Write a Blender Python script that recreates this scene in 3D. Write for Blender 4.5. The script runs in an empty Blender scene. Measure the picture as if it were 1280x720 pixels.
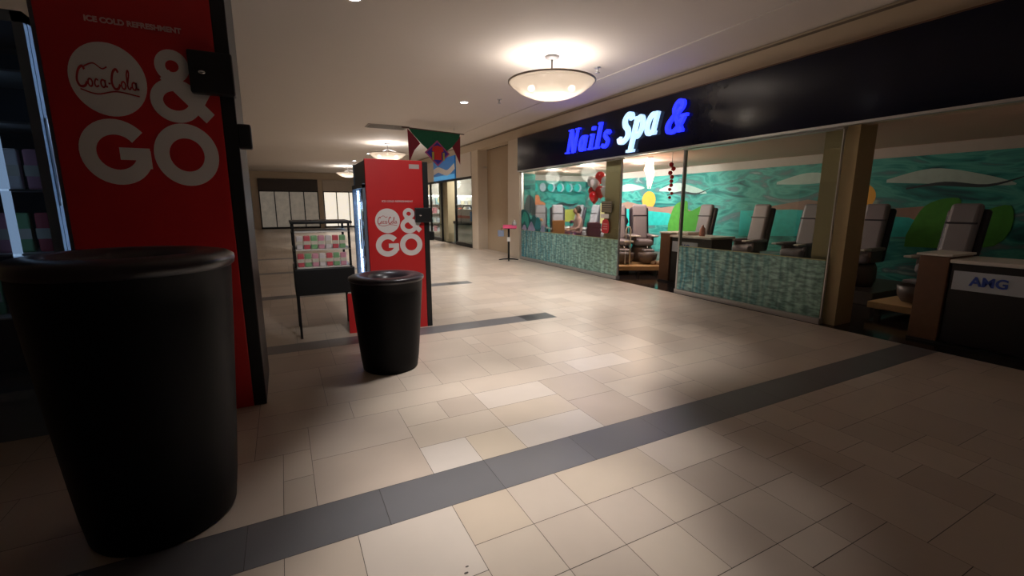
import bpy, bmesh, math, random
from mathutils import Vector, Matrix
random.seed(7)
PI = math.pi
S = bpy.context.scene
C = S.collection

# ------------------------------------------------------------------ materials
MATS = {}
def srgb(h):
    r, g, b = [int(h[i:i+2], 16)/255 for i in (0, 2, 4)]
    return tuple(c/12.92 if c <= .04045 else ((c+.055)/1.055)**2.4 for c in (r, g, b))
def mat(name, col, rough=.6, metal=0, noise=.08, scale=8., emit=None, es=0., bump=0., spec=.5, trans=0., coat=0.):
    if name in MATS: return MATS[name]
    if isinstance(col, str): col = srgb(col)
    m = bpy.data.materials.new(name); m.use_nodes = True
    nt = m.node_tree; b = nt.nodes['Principled BSDF']
    b.inputs['Roughness'].default_value = rough; b.inputs['Metallic'].default_value = metal
    b.inputs['Specular IOR Level'].default_value = spec
    b.inputs['Coat Weight'].default_value = coat
    b.inputs['Transmission Weight'].default_value = trans
    tc = nt.nodes.new('ShaderNodeTexCoord'); nz = nt.nodes.new('ShaderNodeTexNoise')
    nz.inputs['Scale'].default_value = scale; nz.inputs['Detail'].default_value = 3
    nt.links.new(tc.outputs['Object'], nz.inputs['Vector'])
    mx = nt.nodes.new('ShaderNodeMix'); mx.data_type = 'RGBA'
    mx.inputs[6].default_value = tuple(c*(1-noise) for c in col)+(1,)
    mx.inputs[7].default_value = tuple(min(1, c*(1+noise)) for c in col)+(1,)
    nt.links.new(nz.outputs['Fac'], mx.inputs[0]); nt.links.new(mx.outputs[2], b.inputs['Base Color'])
    if emit is not None:
        if isinstance(emit, str): emit = srgb(emit)
        b.inputs['Emission Color'].default_value = tuple(emit)+(1,); b.inputs['Emission Strength'].default_value = es
    if bump:
        bp = nt.nodes.new('ShaderNodeBump'); bp.inputs['Strength'].default_value = bump; bp.inputs['Distance'].default_value = .01
        nt.links.new(nz.outputs['Fac'], bp.inputs['Height']); nt.links.new(bp.outputs['Normal'], b.inputs['Normal'])
    MATS[name] = m
    return m
def glass_mat(name, tint, refl=.10, rough=.02):
    m = bpy.data.materials.new(name); m.use_nodes = True; nt = m.node_tree
    for n in list(nt.nodes):
        if n.type != 'OUTPUT_MATERIAL': nt.nodes.remove(n)
    out = nt.nodes[0]
    t = nt.nodes.new('ShaderNodeBsdfTransparent'); t.inputs[0].default_value = tuple(tint)+(1,)
    g = nt.nodes.new('ShaderNodeBsdfGlossy'); g.inputs['Roughness'].default_value = rough
    lw = nt.nodes.new('ShaderNodeLayerWeight'); lw.inputs[0].default_value = .25
    mp = nt.nodes.new('ShaderNodeMath'); mp.operation = 'MULTIPLY_ADD'; mp.inputs[1].default_value = .35; mp.inputs[2].default_value = refl*.5
    nt.links.new(lw.outputs['Fresnel'], mp.inputs[0])
    mx = nt.nodes.new('ShaderNodeMixShader'); nt.links.new(mp.outputs[0], mx.inputs[0])
    nt.links.new(t.outputs[0], mx.inputs[1]); nt.links.new(g.outputs[0], mx.inputs[2]); nt.links.new(mx.outputs[0], out.inputs[0])
    return m
GLASS = glass_mat('clear_glass', (.93, .97, .95))
FRIDGE_GLASS = glass_mat('fridge_glass', (.72, .82, .95), .12)
CEIL = mat('ceiling_paint', 'dbd2ca', .85, noise=.015, scale=2)
BEIGE = mat('beige_paint', 'bdab93', .75, noise=.03, scale=3)
LIGHTBEIGE = mat('light_beige_paint', 'cdbfac', .75, noise=.03)
SHADEDBEIGE = mat('niche_shaded_beige', 'b09c83', .75, noise=.03)  # wall beige with the shade of the recess put into its colour
OFFWHITE = mat('offwhite_panel', 'cfc4b8', .6, noise=.02)
BLACKP = mat('black_plastic', (.0035,.0032,.005), .5, noise=.15, scale=30, spec=.14)
BLACKM = mat('black_metal', (.008, .008, .009), .45, noise=.1)
RIM = mat('bin_rim', (.02, .015, .02), .3, noise=.1)
RED = mat('machine_red', (.6, .018, .02), .42, noise=.03, scale=3)
WHITE = mat('white_vinyl', (.78, .74, .73), .5, noise=.02)
PANELGREY = mat('machine_grey', (.16, .2, .25), .4, noise=.05)
LED = mat('led_strip', (.9, .95, 1), .5, emit=(.8, .9, 1.), es=6)
SILVER = mat('brushed_metal', (.6, .6, .6), .35, .8, noise=.05)
CHROME = mat('chrome', (.7, .7, .7), .15, 1, noise=.02)
SIGNBLACK = mat('sign_gloss', (.003,.004,.016), .16, noise=.1, spec=.22)
BLUELED = mat('blue_sign_letter', (.01, .02, .6), .4, emit=(.012, .02, 1.), es=2.3)
WHITELED = mat('white_sign_letter', (.6, .75, .95), .4, emit=(.42, .66, 1.), es=1.15)
LETTERSIDE = mat('sign_letter_return', (.02, .05, .5), .4, emit=(.01, .02, .7), es=.8)
WOOD = mat('pale_wood', 'c9a77a', .5, noise=.12, scale=14)
BROWNWOOD = mat('brown_wood', '6b4a33', .5, noise=.2, scale=18)
GREYV = mat('grey_vinyl', (.27, .25, .28), .45, noise=.06)
DARKV = mat('dark_vinyl', (.018, .014, .03), .45, noise=.1)
TAUPE = mat('taupe_plastic', (.13, .105, .1), .4, noise=.1)
WHITEP = mat('white_plastic', (.75, .72, .68), .4, noise=.03)
PINK = mat('pink_plastic', (.8, .1, .25), .45, noise=.04)
SALONFLOOR = mat('salon_floor_tile', (.02, .016, .016), .12, noise=.5, scale=3)
PEACH = mat('peach_ceiling', (.72, .5, .4), .8, noise=.04)

# ------------------------------------------------------------------ mesh builder
class MB:
    def __init__(s): s.bm = bmesh.new()
    def box(s, c0, c1, bev=0, M=None):
        x0, y0, z0 = [min(a, b) for a, b in zip(c0, c1)]; x1, y1, z1 = [max(a, b) for a, b in zip(c0, c1)]
        vs = [s.bm.verts.new(p) for p in ((x0,y0,z0),(x1,y0,z0),(x1,y1,z0),(x0,y1,z0),(x0,y0,z1),(x1,y0,z1),(x1,y1,z1),(x0,y1,z1))]
        fs = [s.bm.faces.new([vs[i] for i in f]) for f in ((0,3,2,1),(4,5,6,7),(0,1,5,4),(1,2,6,5),(2,3,7,6),(3,0,4,7))]
        if bev:
            es = list({e for f in fs for e in f.edges})
            r = bmesh.ops.bevel(s.bm, geom=es, offset=bev, segments=3, affect='EDGES', profile=.5)
            vs = list({v for f in r['faces'] for v in f.verts} | {v for v in vs if v.is_valid})
        if M is not None: bmesh.ops.transform(s.bm, matrix=M, verts=[v for v in vs if v.is_valid])
        return s
    def lathe(s, prof, n=48, M=None, ang=2*PI):
        M = M or Matrix(); rings = []
        for r, z in prof:
            if r < 1e-6: rings.append([s.bm.verts.new(M @ Vector((0, 0, z)))])
            else: rings.append([s.bm.verts.new(M @ Vector((r*math.cos(ang*i/n), r*math.sin(ang*i/n), z))) for i in range(n)])
        for a, b in zip(rings, rings[1:]):
            for i in range(n):
                j = (i+1) % n
                if len(a) == 1 and len(b) == 1: continue
                if len(a) == 1: f = [a[0], b[j], b[i]]
                elif len(b) == 1: f = [a[i], a[j], b[0]]
                else: f = [a[i], a[j], b[j], b[i]]
                s.bm.faces.new(f).smooth = True
        return s
    def cyl(s, c, r, h, n=24, r2=None):
        r2 = r if r2 is None else r2
        return s.lathe([(0, 0), (r, 0), (r2, h), (0, h)], n, Matrix.Translation(c))
    def tube(s, pts, r, n=10):
        pts = [Vector(p) for p in pts]; rings = []
        for i, p in enumerate(pts):
            d = (pts[min(i+1, len(pts)-1)]-pts[max(i-1, 0)]).normalized()
            u = d.cross(Vector((0, 0, 1)))
            if u.length < .01: u = d.cross(Vector((1, 0, 0)))
            u.normalize(); v = d.cross(u)
            rr = r[i] if isinstance(r, (list, tuple)) else r
            rings.append([s.bm.verts.new(p+u*rr*math.cos(2*PI*k/n)+v*rr*math.sin(2*PI*k/n)) for k in range(n)])
        for a, b in zip(rings, rings[1:]):
            for k in range(n): s.bm.faces.new([a[k], a[(k+1) % n], b[(k+1) % n], b[k]]).smooth = True
        s.bm.faces.new(rings[0]); s.bm.faces.new(rings[-1][::-1])
        return s
    def prism(s, poly, d0, d1, M=None):          # poly in local (x, z); depth along local y
        M = M or Matrix()
        a = [s.bm.verts.new(M @ Vector((p[0], d0, p[1]))) for p in poly]
        b = [s.bm.verts.new(M @ Vector((p[0], d1, p[1]))) for p in poly]
        s.bm.faces.new(a); s.bm.faces.new(b[::-1]); n = len(poly)
        for i in range(n): s.bm.faces.new([a[i], b[i], b[(i+1) % n], a[(i+1) % n]])
        return s
    def ribbon(s, pts, w, d0, d1, M=None, closed=False):   # thick flat stroke through pts, width w (number or list)
        n = len(pts); L = []; R = []
        for i, p in enumerate(pts):
            if closed: a, b = pts[i-1], pts[(i+1) % n]
            else: a, b = pts[max(i-1, 0)], pts[min(i+1, n-1)]
            dx, dy = b[0]-a[0], b[1]-a[1]; l = math.hypot(dx, dy) or 1
            ww = (w[i] if isinstance(w, (list, tuple)) else w)/2
            L.append((p[0]-dy/l*ww, p[1]+dx/l*ww)); R.append((p[0]+dy/l*ww, p[1]-dx/l*ww))
        M = M or Matrix()
        V = lambda q, d: s.bm.verts.new(M @ Vector((q[0], d, q[1])))
        l0 = [V(q, d0) for q in L]; r0 = [V(q, d0) for q in R]; l1 = [V(q, d1) for q in L]; r1 = [V(q, d1) for q in R]
        rng = range(n) if closed else range(n-1)
        for i in rng:
            j = (i+1) % n
            for f in ((l0[i], l0[j], r0[j], r0[i]), (l1[i], r1[i], r1[j], l1[j]), (l0[i], l1[i], l1[j], l0[j]), (r0[i], r0[j], r1[j], r1[i])):
                s.bm.faces.new(f)
        if not closed:
            s.bm.faces.new((l0[0], r0[0], r1[0], l1[0])); s.bm.faces.new((l0[-1], l1[-1], r1[-1], r0[-1]))
        return s
    def ico(s, c, r, sc=(1, 1, 1), sub=3):
        M = Matrix.Translation(c) @ Matrix.Diagonal((*[r*k for k in sc], 1))
        g = bmesh.ops.create_icosphere(s.bm, subdivisions=sub, radius=1, matrix=M)
        for v in g['verts']:
            for f in v.link_faces: f.smooth = True
        return s
    def build(s, name, m, parent=None, loc=None):
        bmesh.ops.recalc_face_normals(s.bm, faces=s.bm.faces)
        me = bpy.data.meshes.new(name); s.bm.to_mesh(me); s.bm.free()
        me.materials.append(m)
        o = bpy.data.objects.new(name, me); C.objects.link(o)
        if parent is not None: o.parent = parent
        if loc is not None: o.location = loc
        return o
def arc(cx, cy, rx, ry, a0, a1, n=24):
    return [(cx+rx*math.cos(math.radians(a0+(a1-a0)*i/n)), cy+ry*math.sin(math.radians(a0+(a1-a0)*i/n))) for i in range(n+1)]
def spline(P, n=8):
    out = []
    for i in range(len(P)-1):
        p0, p1, p2, p3 = P[max(i-1, 0)], P[i], P[i+1], P[min(i+2, len(P)-1)]
        for k in range(n):
            t = k/n
            out.append(tuple(.5*((2*p1[j])+(-p0[j]+p2[j])*t+(2*p0[j]-5*p1[j]+4*p2[j]-p3[j])*t*t+(-p0[j]+3*p1[j]-3*p2[j]+p3[j])*t**3) for j in range(len(p1))))
    out.append(tuple(P[-1])); return out
def tag(o, label=None, cat=None, group=None, kind=None):
    if label: o['label'] = label
    if cat: o['category'] = cat
    if group: o['group'] = group
    if kind: o['kind'] = kind
    return o
def empty(name, loc, rz=0, label=None, cat=None, group=None):
    o = bpy.data.objects.new(name, None); C.objects.link(o); o.location = loc; o.rotation_euler = (0, 0, rz)
    o.empty_display_size = .1
    return tag(o, label, cat, group)
def struct(o, label=None, kind='structure'):
    o['kind'] = kind
    if label: o['label'] = label
    return o
def copy_tree(o, parent=None):
    c = o.copy(); C.objects.link(c)
    if parent is not None: c.parent = parent
    for ch in [k for k in list(o.children)]: copy_tree(ch, c)
    return c
def text_mesh(name, body, size, m, parent, loc, rot, depth=.002, bold=0., sx=1.):
    cu = bpy.data.curves.new(name, 'FONT'); cu.body = body; cu.size = size; cu.extrude = depth; cu.offset = bold
    cu.align_x = 'CENTER'; cu.align_y = 'CENTER'
    t = bpy.data.objects.new(name, cu); C.objects.link(t)
    bpy.context.view_layer.update()
    me = bpy.data.meshes.new_from_object(t.evaluated_get(bpy.context.evaluated_depsgraph_get()))
    bpy.data.objects.remove(t)
    me.materials.clear(); me.materials.append(m)
    o = bpy.data.objects.new(name, me); C.objects.link(o); o.parent = parent; o.location = loc; o.rotation_euler = rot; o.scale = (sx, 1, 1)
    return o

# ------------------------------------------------------------------ floor
SH_MEAN = (.50,.42,.345)
U = .305/2; X0 = .04; Y0 = 2.25-.305*14        # half-module grid
NX0, NX1 = -46, 39; NY = 232
occ = set(); tiles = []
def ix(x): return round((x-X0)/U)
def iy(y): return round((y-Y0)/U)
SHADES = [(.50,.41,.325), (.47,.385,.31), (.52,.435,.355), (.45,.365,.295), (.54,.455,.375), (.43,.35,.285), (.49,.405,.33)]
def put(x0, y0, x1, y1, c=None):
    a, b, d, e = ix(x0), iy(y0), ix(x1), iy(y1)
    cells = [(i, j) for i in range(a, d) for j in range(b, e)]
    if any(q in occ for q in cells): return
    occ.update(cells); tiles.append((a, b, d, e, c or random.choice(SHADES)))
def band(y, x0, x1, c, L=3):
    j = iy(y); i = ix(x0)
    while i < ix(x1):
        k = min(i+L*2, ix(x1)); cells = [(a, b) for a in range(i, k) for b in (j, j+1)]
        v = random.uniform(.92, 1.08); occ.update(cells); tiles.append((i, j, k, j+2, tuple(q*v for q in c))); i = k
GR = (.13,.127,.132); DK = (.03,.03,.034)
band(1.945, -6.9, 5.95, GR, 2); band(5.0, -6.9, 2.78, GR); band(5.0, 2.78, 3.25, DK)
band(8.05, -6.9, 2.85, GR); band(8.05, 2.85, 3.25, DK); band(11.1, -6.9, 1.5, GR); band(14.15, -6.9, 1.5, GR)
W_ = (.56,.5,.455); Bm = (.43,.335,.265)
put(.19,1.485,.65,1.945,(.54,.47,.41)); put(.65,1.64,.955,1.945,(.51,.405,.3)); put(.955,1.64,1.26,1.945); put(1.26,1.64,1.87,1.945,(.52,.42,.315))
for x in (.65,.955,1.26,1.565,1.87,2.175): put(x,1.335,x+.305,1.64); put(x,1.03,x+.305,1.335)
put(.65,2.25,.955,2.555,(.58,.525,.48)); put(.955,2.25,1.26,2.555,(.52,.43,.32)); put(1.26,2.25,1.87,2.555,(.56,.5,.45)); put(1.87,2.25,2.33,2.71,(.40,.315,.255))
put(.04,2.25,.65,2.71,(.43,.345,.285)); put(.04,2.71,.65,3.165,(.46,.38,.32)); put(.65,2.555,1.26,2.86,(.49,.41,.33)); put(1.26,2.555,1.87,2.86,(.48,.39,.30))
put(.65,2.86,.955,3.165,(.50,.42,.34)); put(.955,2.86,1.26,3.165); put(1.26,2.86,1.87,3.165,(.54,.47,.41)); put(2.33,2.25,2.78,2.555,(.54,.46,.385))
put(1.87,2.71,2.33,3.165,(.41,.33,.26)); put(1.53,3.47,1.835,4.08,(.5,.42,.34)); put(1.07,3.47,1.53,4.08); put(2.33,3.165,2.94,3.47,(.55,.48,.42)); put(3.55,3.47,4.0,4.08,(.37,.29,.23))
SZ = [(4,2)]*5+[(2,2)]*4+[(4,4)]*2+[(6,2)]*2+[(3,3)]*2+[(4,3)]*2
for j in range(NY):
    for i in range(NX0, NX1):
        if (i, j) in occ: continue
        if i > 34 and j > 0 and False: continue
        random.shuffle(SZ)
        for w, h in SZ+[(2,1),(1,2),(1,1)]:
            if i+w > NX1: continue
            cells = [(a, b) for a in range(i, i+w) for b in range(j, j+h)]
            if not any(q in occ for q in cells):
                occ.update(cells); tiles.append((i, j, i+w, j+h, random.choice(SHADES))); break
bm = bmesh.new(); cl = bm.loops.layers.float_color.new('tile')
gx, gy = .0012, .0016
for a, b, d, e, c in tiles:
    x0, x1, y0, y1 = X0+a*U+gx, X0+d*U-gx, Y0+b*U+gy, Y0+e*U-gy
    v = random.uniform(.96, 1.04); c = c if c[0] < .2 else tuple(q*.6+n*.4 for q, n in zip(c, SH_MEAN))
    f = bm.faces.new([bm.verts.new(p) for p in ((x0,y0,0),(x1,y0,0),(x1,y1,0),(x0,y1,0))])
    for l in f.loops: l[cl] = (c[0]*v, c[1]*v, c[2]*v, 1)
xa, xb, ya, yb = X0+NX0*U, X0+NX1*U, Y0, Y0+NY*U
f = bm.faces.new([bm.verts.new(p) for p in ((xa,ya,-.003),(xb,ya,-.003),(xb,yb,-.003),(xa,yb,-.003))])
for l in f.loops: l[cl] = (.035,.026,.024,1)
for sx_, sy_, sr in ((.575,1.545,.007),(.56,1.515,.009)):      # dirt marks on the white tile
    f = bm.faces.new([bm.verts.new((sx_+sr*math.cos(k*.785)*(1+.4*(k % 2)), sy_+sr*.6*math.sin(k*.785), .0004)) for k in range(8)])
    for l in f.loops: l[cl] = (.06,.05,.045,1)
# slab underneath so the floor has a body
vs = [bm.verts.new(p) for p in ((xa,ya,-.15),(xb,ya,-.15),(xb,yb,-.15),(xa,yb,-.15))]
f = bm.faces.new(vs[::-1])
for l in f.loops: l[cl] = (.1,.09,.08,1)
me = bpy.data.meshes.new('floor'); bm.to_mesh(me); bm.free()
m = bpy.data.materials.new('stone_tile'); m.use_nodes = True; nt = m.node_tree; b = nt.nodes['Principled BSDF']
at = nt.nodes.new('ShaderNodeAttribute'); at.attribute_name = 'tile'
tc = nt.nodes.new('ShaderNodeTexCoord'); nz = nt.nodes.new('ShaderNodeTexNoise'); nz.inputs['Scale'].default_value = 2.2; nz.inputs['Detail'].default_value = 6
nt.links.new(tc.outputs['Object'], nz.inputs['Vector'])
mp = nt.nodes.new('ShaderNodeMapRange'); mp.inputs[3].default_value = .88; mp.inputs[4].default_value = 1.12
nt.links.new(nz.outputs['Fac'], mp.inputs[0])
vm = nt.nodes.new('ShaderNodeVectorMath'); vm.operation = 'SCALE'; nt.links.new(at.outputs['Color'], vm.inputs[0]); nt.links.new(mp.outputs[0], vm.inputs['Scale'])
nt.links.new(vm.outputs[0], b.inputs['Base Color']); b.inputs['Roughness'].default_value = .34; b.inputs['Specular IOR Level'].default_value = .45
me.materials.append(m)
fl = bpy.data.objects.new('floor', me); C.objects.link(fl); struct(fl, 'beige stone tile floor with grey cross bands')

# ------------------------------------------------------------------ building shell
H = 3.65; XW = 6.0
YA, YB = -1.9, 33.2
struct(MB().box((-7, YA, H), (5.08, YB, H+.2)).box((5.08, YA, H-.012), (XW+.3, YB, H+.2)).build('ceiling', CEIL), 'smooth white plaster ceiling with a shallow step near the shops')
struct(MB().box((XW, YA, 3.33), (XW+.3, YB, H-.021)).build('trim_fascia', BEIGE))
struct(MB().box((XW-.012, YA, 3.575), (XW, YB, 3.60)).build('trim_fascia_reveal', mat('reveal', '6d6052', .8)))
# piers, niche and the plain walls of the right-hand side
w = MB().box((XW, 11.30, 0), (XW+.5, 12.02, 3.33))
struct(w.build('wall_right_pier', LIGHTBEIGE), 'light beige pier between the niche and the nail salon')
struct(MB().box((XW+.35, 12.02, 0), (XW+.5, 14.3, 3.33)).build('wall_right_niche', SHADEDBEIGE))
struct(MB().box((XW, 14.3, 0), (XW+.5, 14.86, 3.33)).build('wall_right_shop_pier', LIGHTBEIGE))
w = MB().box((XW, 21.2, 0), (XW+.5, YB, 3.33))
struct(w.build('wall_right_far', BEIGE))
struct(MB().box((-7, YB, 0), (XW+.5, YB+.2, H)).build('wall_far', LIGHTBEIGE))
struct(MB().box((-7.2, YA, 0), (-7, YB, H)).build('wall_left', BEIGE))
struct(MB().box((XW, YA, 0), (XW+.3, .7, 3.33)).build('wall_right_near', BEIGE))

struct(MB().box((5.99, 12.02, -.1), (XW+.35, 14.3, -.001)).build('floor_niche', mat('niche_floor', (.45,.37,.3), .4)))
# ------------------------------------------------------------------ second shop (blue sign)
struct(MB().box((XW-.02, 14.87, 2.52), (XW+.2, 21.18, 3.33)).build('wall_shop_fascia', OFFWHITE), 'off-white fascia over the glass shop front')
sf = MB()
for y in (14.87, 16.62, 18.35, 19.9, 21.12): sf.box((XW+.02, y, 0), (XW+.1, y+.06, 2.52))
sf.box((XW+.02, 14.87, 2.44), (XW+.1, 21.18, 2.52)).box((XW+.02, 14.93, 0), (XW+.1, 16.62, .12)).box((XW+.02, 18.4, 0), (XW+.1, 21.12, .12))
fr = sf.build('window_1', BLACKM); struct(fr, 'black metal shop front frame')
for y0, y1 in ((14.93, 16.62), (18.41, 19.9), (19.96, 21.12)):
    p = MB().box((XW+.055, y0, .12), (XW+.063, y1, 2.44)).build('glass_pane', GLASS, fr)
struct(MB().box((XW+.3, 14.3, -.1), (10, 21.3, .0)).build('floor_shop', mat('shop_floor', (.3,.27,.24), .3)))
struct(MB().box((XW+.2, 14.3, 2.75), (10, 21.3, 2.8)).build('ceiling_shop', mat('shop_ceiling', (.55,.53,.5), .7)))
struct(MB().box((9.9, 14.3, 0), (10, 21.3, 2.75)).build('wall_shop_back', mat('shop_back', (.5,.42,.36), .7)))
struct(MB().box((XW+.5, 14.3, 0), (10, 14.4, 2.75)).build('wall_shop_side', mat('shop_side', (.42,.38,.34), .7)))
struct(MB().box((XW+.5, 21.2, 0), (10, 21.3, 2.75)).build('wall_shop_end', mat('shop_side', (.42,.38,.34), .7)))
# olive column standing in the shop doorway
struct(MB().box((6.17, 17.95, 0), (6.52, 19.1, 2.75)).build('wall_shop_screen', mat('olive_paint', (.34,.29,.18), .7)), 'olive-beige screen wall inside the shop doorway')

sg = empty('shop_sign', (XW-.03, 17.7, 2.93), 0, 'blue and white square sign on the white shop fascia', 'sign')
MB().box((-.03, -1.33, -.43), (.01, 1.33, .43), .01).build('sign_panel', mat('sign_sky_blue', (.0,.17,.55), .35, emit=(.0,.2,.65), es=.08), sg)
wv = spline([(-1.3,-.05),(-.7,.02),(-.1,-.08),(.5,-.16),(1.3,.04)])
M_ = Matrix.Translation((-.032, 0, 0)) @ Matrix.Rotation(-PI/2, 4, 'Z')
MB().ribbon(wv, [.22]*len(wv), -.004, .003, M_).build('sign_wave', WHITE, sg)
MB().box((-.036, -1.3, -.41), (-.031, 1.3, -.24)).build('sign_stripe', mat('sign_pale_blue', (.08,.4,.75), .4, emit=(.08,.4,.75), es=.3), sg)

def shelf_unit(x, y, lab, cols, zs):
    t = empty('display_shelf', (x, y, 0), 0, lab, 'shelf')
    f_ = MB().box((-.6,-.03,0),(.6,0,2.0)).box((-.6,-.4,0),(-.57,-.03,2.0)).box((.57,-.4,0),(.6,-.03,2.0)); f_.build('frame', WHITEP, t)
    for z in zs: MB().box((-.57,-.4,z-.02),(.57,-.03,z)).build('shelf', WHITEP, t)
    MB().box((-.56,-.42,1.93),(.56,-.36,1.97)).build('light_strip', LED, t)
    for z in zs:
        xx = -.54
        while xx < .36:
            ww = random.uniform(.13, .2); hh = random.uniform(.16, .3); c = random.choice(cols)
            o = MB().box((x+xx, y-.36, z), (x+xx+ww, y-.1, z+hh), .008).build('gift_box', mat('box_%02d' % cols.index(c), c, .5))
            tag(o, 'boxed goods on the white shelves along the end wall of the blue sign shop', 'box', 'boxed goods on the shelves of the blue sign shop')
            xx += ww+.02
cs = [(.6,.6,.6), (.65,.25,.3), (.3,.5,.55), (.7,.65,.5), (.5,.12,.08), (.55,.6,.7)]
shelf_unit(6.75, 21.1, 'white display shelf with boxes behind the far shop window', cs, [.3,.72,1.14,1.56])
shelf_unit(8.0, 21.1, 'white display shelf with boxes at the back of the blue sign shop', cs, [.3,.72,1.14,1.56])
# window display of the near pane
t = empty('display_counter', (6.42, 16.3, 0), 0, 'grey-green glass counter in the near shop window', 'counter')
MB().box((-.2,-1.1,.0),(.2,1.1,.78),.01).build('cabinet', mat('grey_green', (.22,.3,.27), .25), t)
MB().box((-.22,-1.13,.78),(.22,1.13,.88),.01).build('counter_top', BLACKM, t)
o = MB().box((6.26,15.3,.88),(6.55,17.2,1.36),.01).build('banner_box', mat('pale_box', (.6,.52,.48), .5)); tag(o, 'white box with an orange stripe on the grey-green counter', 'box')
MB().box((6.25,15.29,1.02),(6.262,17.2,1.12)).build('stripe', mat('orange_red', (.6,.08,.02), .5), o)
MB().box((6.248,15.29,.92),(6.2615,15.7,1.28)).build('blue_patch', mat('patch_blue', (.1,.3,.7), .5), o)
o = MB().tube([(6.4,15.9,1.36),(6.4,16.0,1.5),(6.4,16.7,1.5),(6.4,16.9,1.36)], .025).build('wire_rack', BLACKM); tag(o, 'black wire rack on top of the striped box', 'rack')
o = MB().lathe([(0,0),(.1,.02),(.14,.12),(.1,.25),(0,.27)],20,Matrix.Translation((6.33,19.4,1.6))).build('paper_lantern', mat('lantern', (.9,.8,.5), .5, emit=(1,.85,.5), es=1.2)); 
MB().tube([(6.33,19.4,1.86),(6.33,19.4,2.75)], .006).build('cord', BLACKM, o)
tag(o, 'cream glowing lantern hanging before the olive screen', 'lamp')
for i, (x, y) in enumerate(((6.7,16.0),(7.4,17.2),(6.9,20.2),(8.6,19.6),(8.6,16.2))):
    o = MB().box((x-.08,y-.6,2.70),(x+.08,y+.6,2.748)).build('tube_light', mat('shop_tube', (.9,.9,.9), .5, emit=(1,.97,.92), es=5))
    tag(o, 'bright tube light on the ceiling of the blue sign shop', 'ceiling light', 'tube lights in the blue sign shop')

# ------------------------------------------------------------------ salon shell
SX1, SY0, SY1, SH = 9.6, .8, 13.1, 2.5
struct(MB().box((XW, SY0-.1, -.1), (SX1, 11.3, 0)).box((XW+.5, 11.3, -.1), (SX1, SY1, 0)).build('floor_salon', SALONFLOOR), 'dark glossy tiled floor of the nail salon')
struct(MB().box((XW+.15, SY0-.1, SH), (SX1+.1, 11.3, SH+.1)).box((XW+.5, 11.3, SH), (SX1+.1, SY1+.1, SH+.1)).build('ceiling_salon', PEACH))
struct(MB().box((SX1, SY0-.1, 0), (SX1+.1, SY1+.1, SH)).build('wall_salon_back', mat('salon_wall', (.5,.45,.4), .8)))
struct(MB().box((XW+.5, SY1, 0), (SX1, SY1+.1, SH)).build('wall_salon_side', mat('salon_wall', (.5,.45,.4), .8)))
struct(MB().box((XW+.15, SY0-.1, 0), (SX1, SY0, SH)).build('wall_salon_near', mat('salon_wall', (.5,.45,.4), .8)))
# header beam behind the sign
struct(MB().box((XW, .7, 2.44), (XW+.3, 11.3, 3.33)).build('wall_salon_header', BEIGE))

# mural painting material: teal sky and sea in soft swirls
def mural_mat():
    m = bpy.data.materials.new('mural_paint'); m.use_nodes = True; nt = m.node_tree; b = nt.nodes['Principled BSDF']
    b.inputs['Roughness'].default_value = .6
    tc = nt.nodes.new('ShaderNodeTexCoord'); mp = nt.nodes.new('ShaderNodeMapping'); mp.inputs['Scale'].default_value = (.5,.5,1.6)
    nz = nt.nodes.new('ShaderNodeTexNoise'); nz.inputs['Scale'].default_value = 1.7; nz.inputs['Detail'].default_value = 4; nz.inputs['Distortion'].default_value = 1.6
    cr = nt.nodes.new('ShaderNodeValToRGB'); e = cr.color_ramp.elements
    e[0].position = .3; e[0].color = (.004,.07,.09,1); e[1].position = .75; e[1].color = (.4,.62,.55,1)
    for p, c in ((.42,(.015,.26,.23,1)),(.5,(.08,.42,.36,1)),(.57,(.04,.26,.24,1)),(.65,(.12,.2,.22,1))):
        k = e.new(p); k.color = c
    for a, c in ((tc.outputs['Object'], mp.inputs[0]), (mp.outputs[0], nz.inputs['Vector']), (nz.outputs['Fac'], cr.inputs[0]), (cr.outputs[0], b.inputs['Base Color'])): nt.links.new(a, c)
    return m
MUR = mural_mat()
mu = empty('wall_mural', (SX1-.012, 7, 0), 0, 'teal painted mural of sea, sun and hills along the salon back wall', 'mural')
MB().box((-.003, -6.1, .0), (.01, 6.09, 2.32)).build('painted_sky', MUR, mu)
SUN = mat('mural_orange', (.85,.45,.06), .6, noise=.1); HILL = mat('mural_hill', (.34,.22,.17), .6, noise=.2); SEA = mat('mural_sea', (.02,.5,.46), .6, noise=.3)
YEL = mat('mural_yellow', (.5,.47,.09), .6, noise=.2); LEAF = mat('mural_leaf', (.06,.3,.03), .6, noise=.3); DKP = mat('mural_dark', (.03,.05,.06), .6)
CLOUD = mat('mural_cloud', (.45,.6,.55), .6, noise=.15); LOT = mat('mural_lotus', (.7,.25,.12), .6, noise=.2); MOON = mat('mural_moon', (.45,.55,.65), .6, noise=.1)
MY = Matrix.Rotation(-PI/2, 4, 'Z')        # local x -> -Y, local y -> +X : painting faces -X
def paint(name, poly, m, k, par=mu): return MB().prism([(7-p[0], p[1]) for p in poly], -.004-.0015*k, 0, MY).build(name, m, par)
def blob(cx, cz, rx, rz, n=26, w=.0, ph=0): return [(cx+rx*(1+w*math.sin(5*t+ph))*math.cos(t), cz+rz*(1+w*math.sin(5*t+ph))*math.sin(t)) for t in [2*PI*i/n for i in range(n)]]
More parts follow.
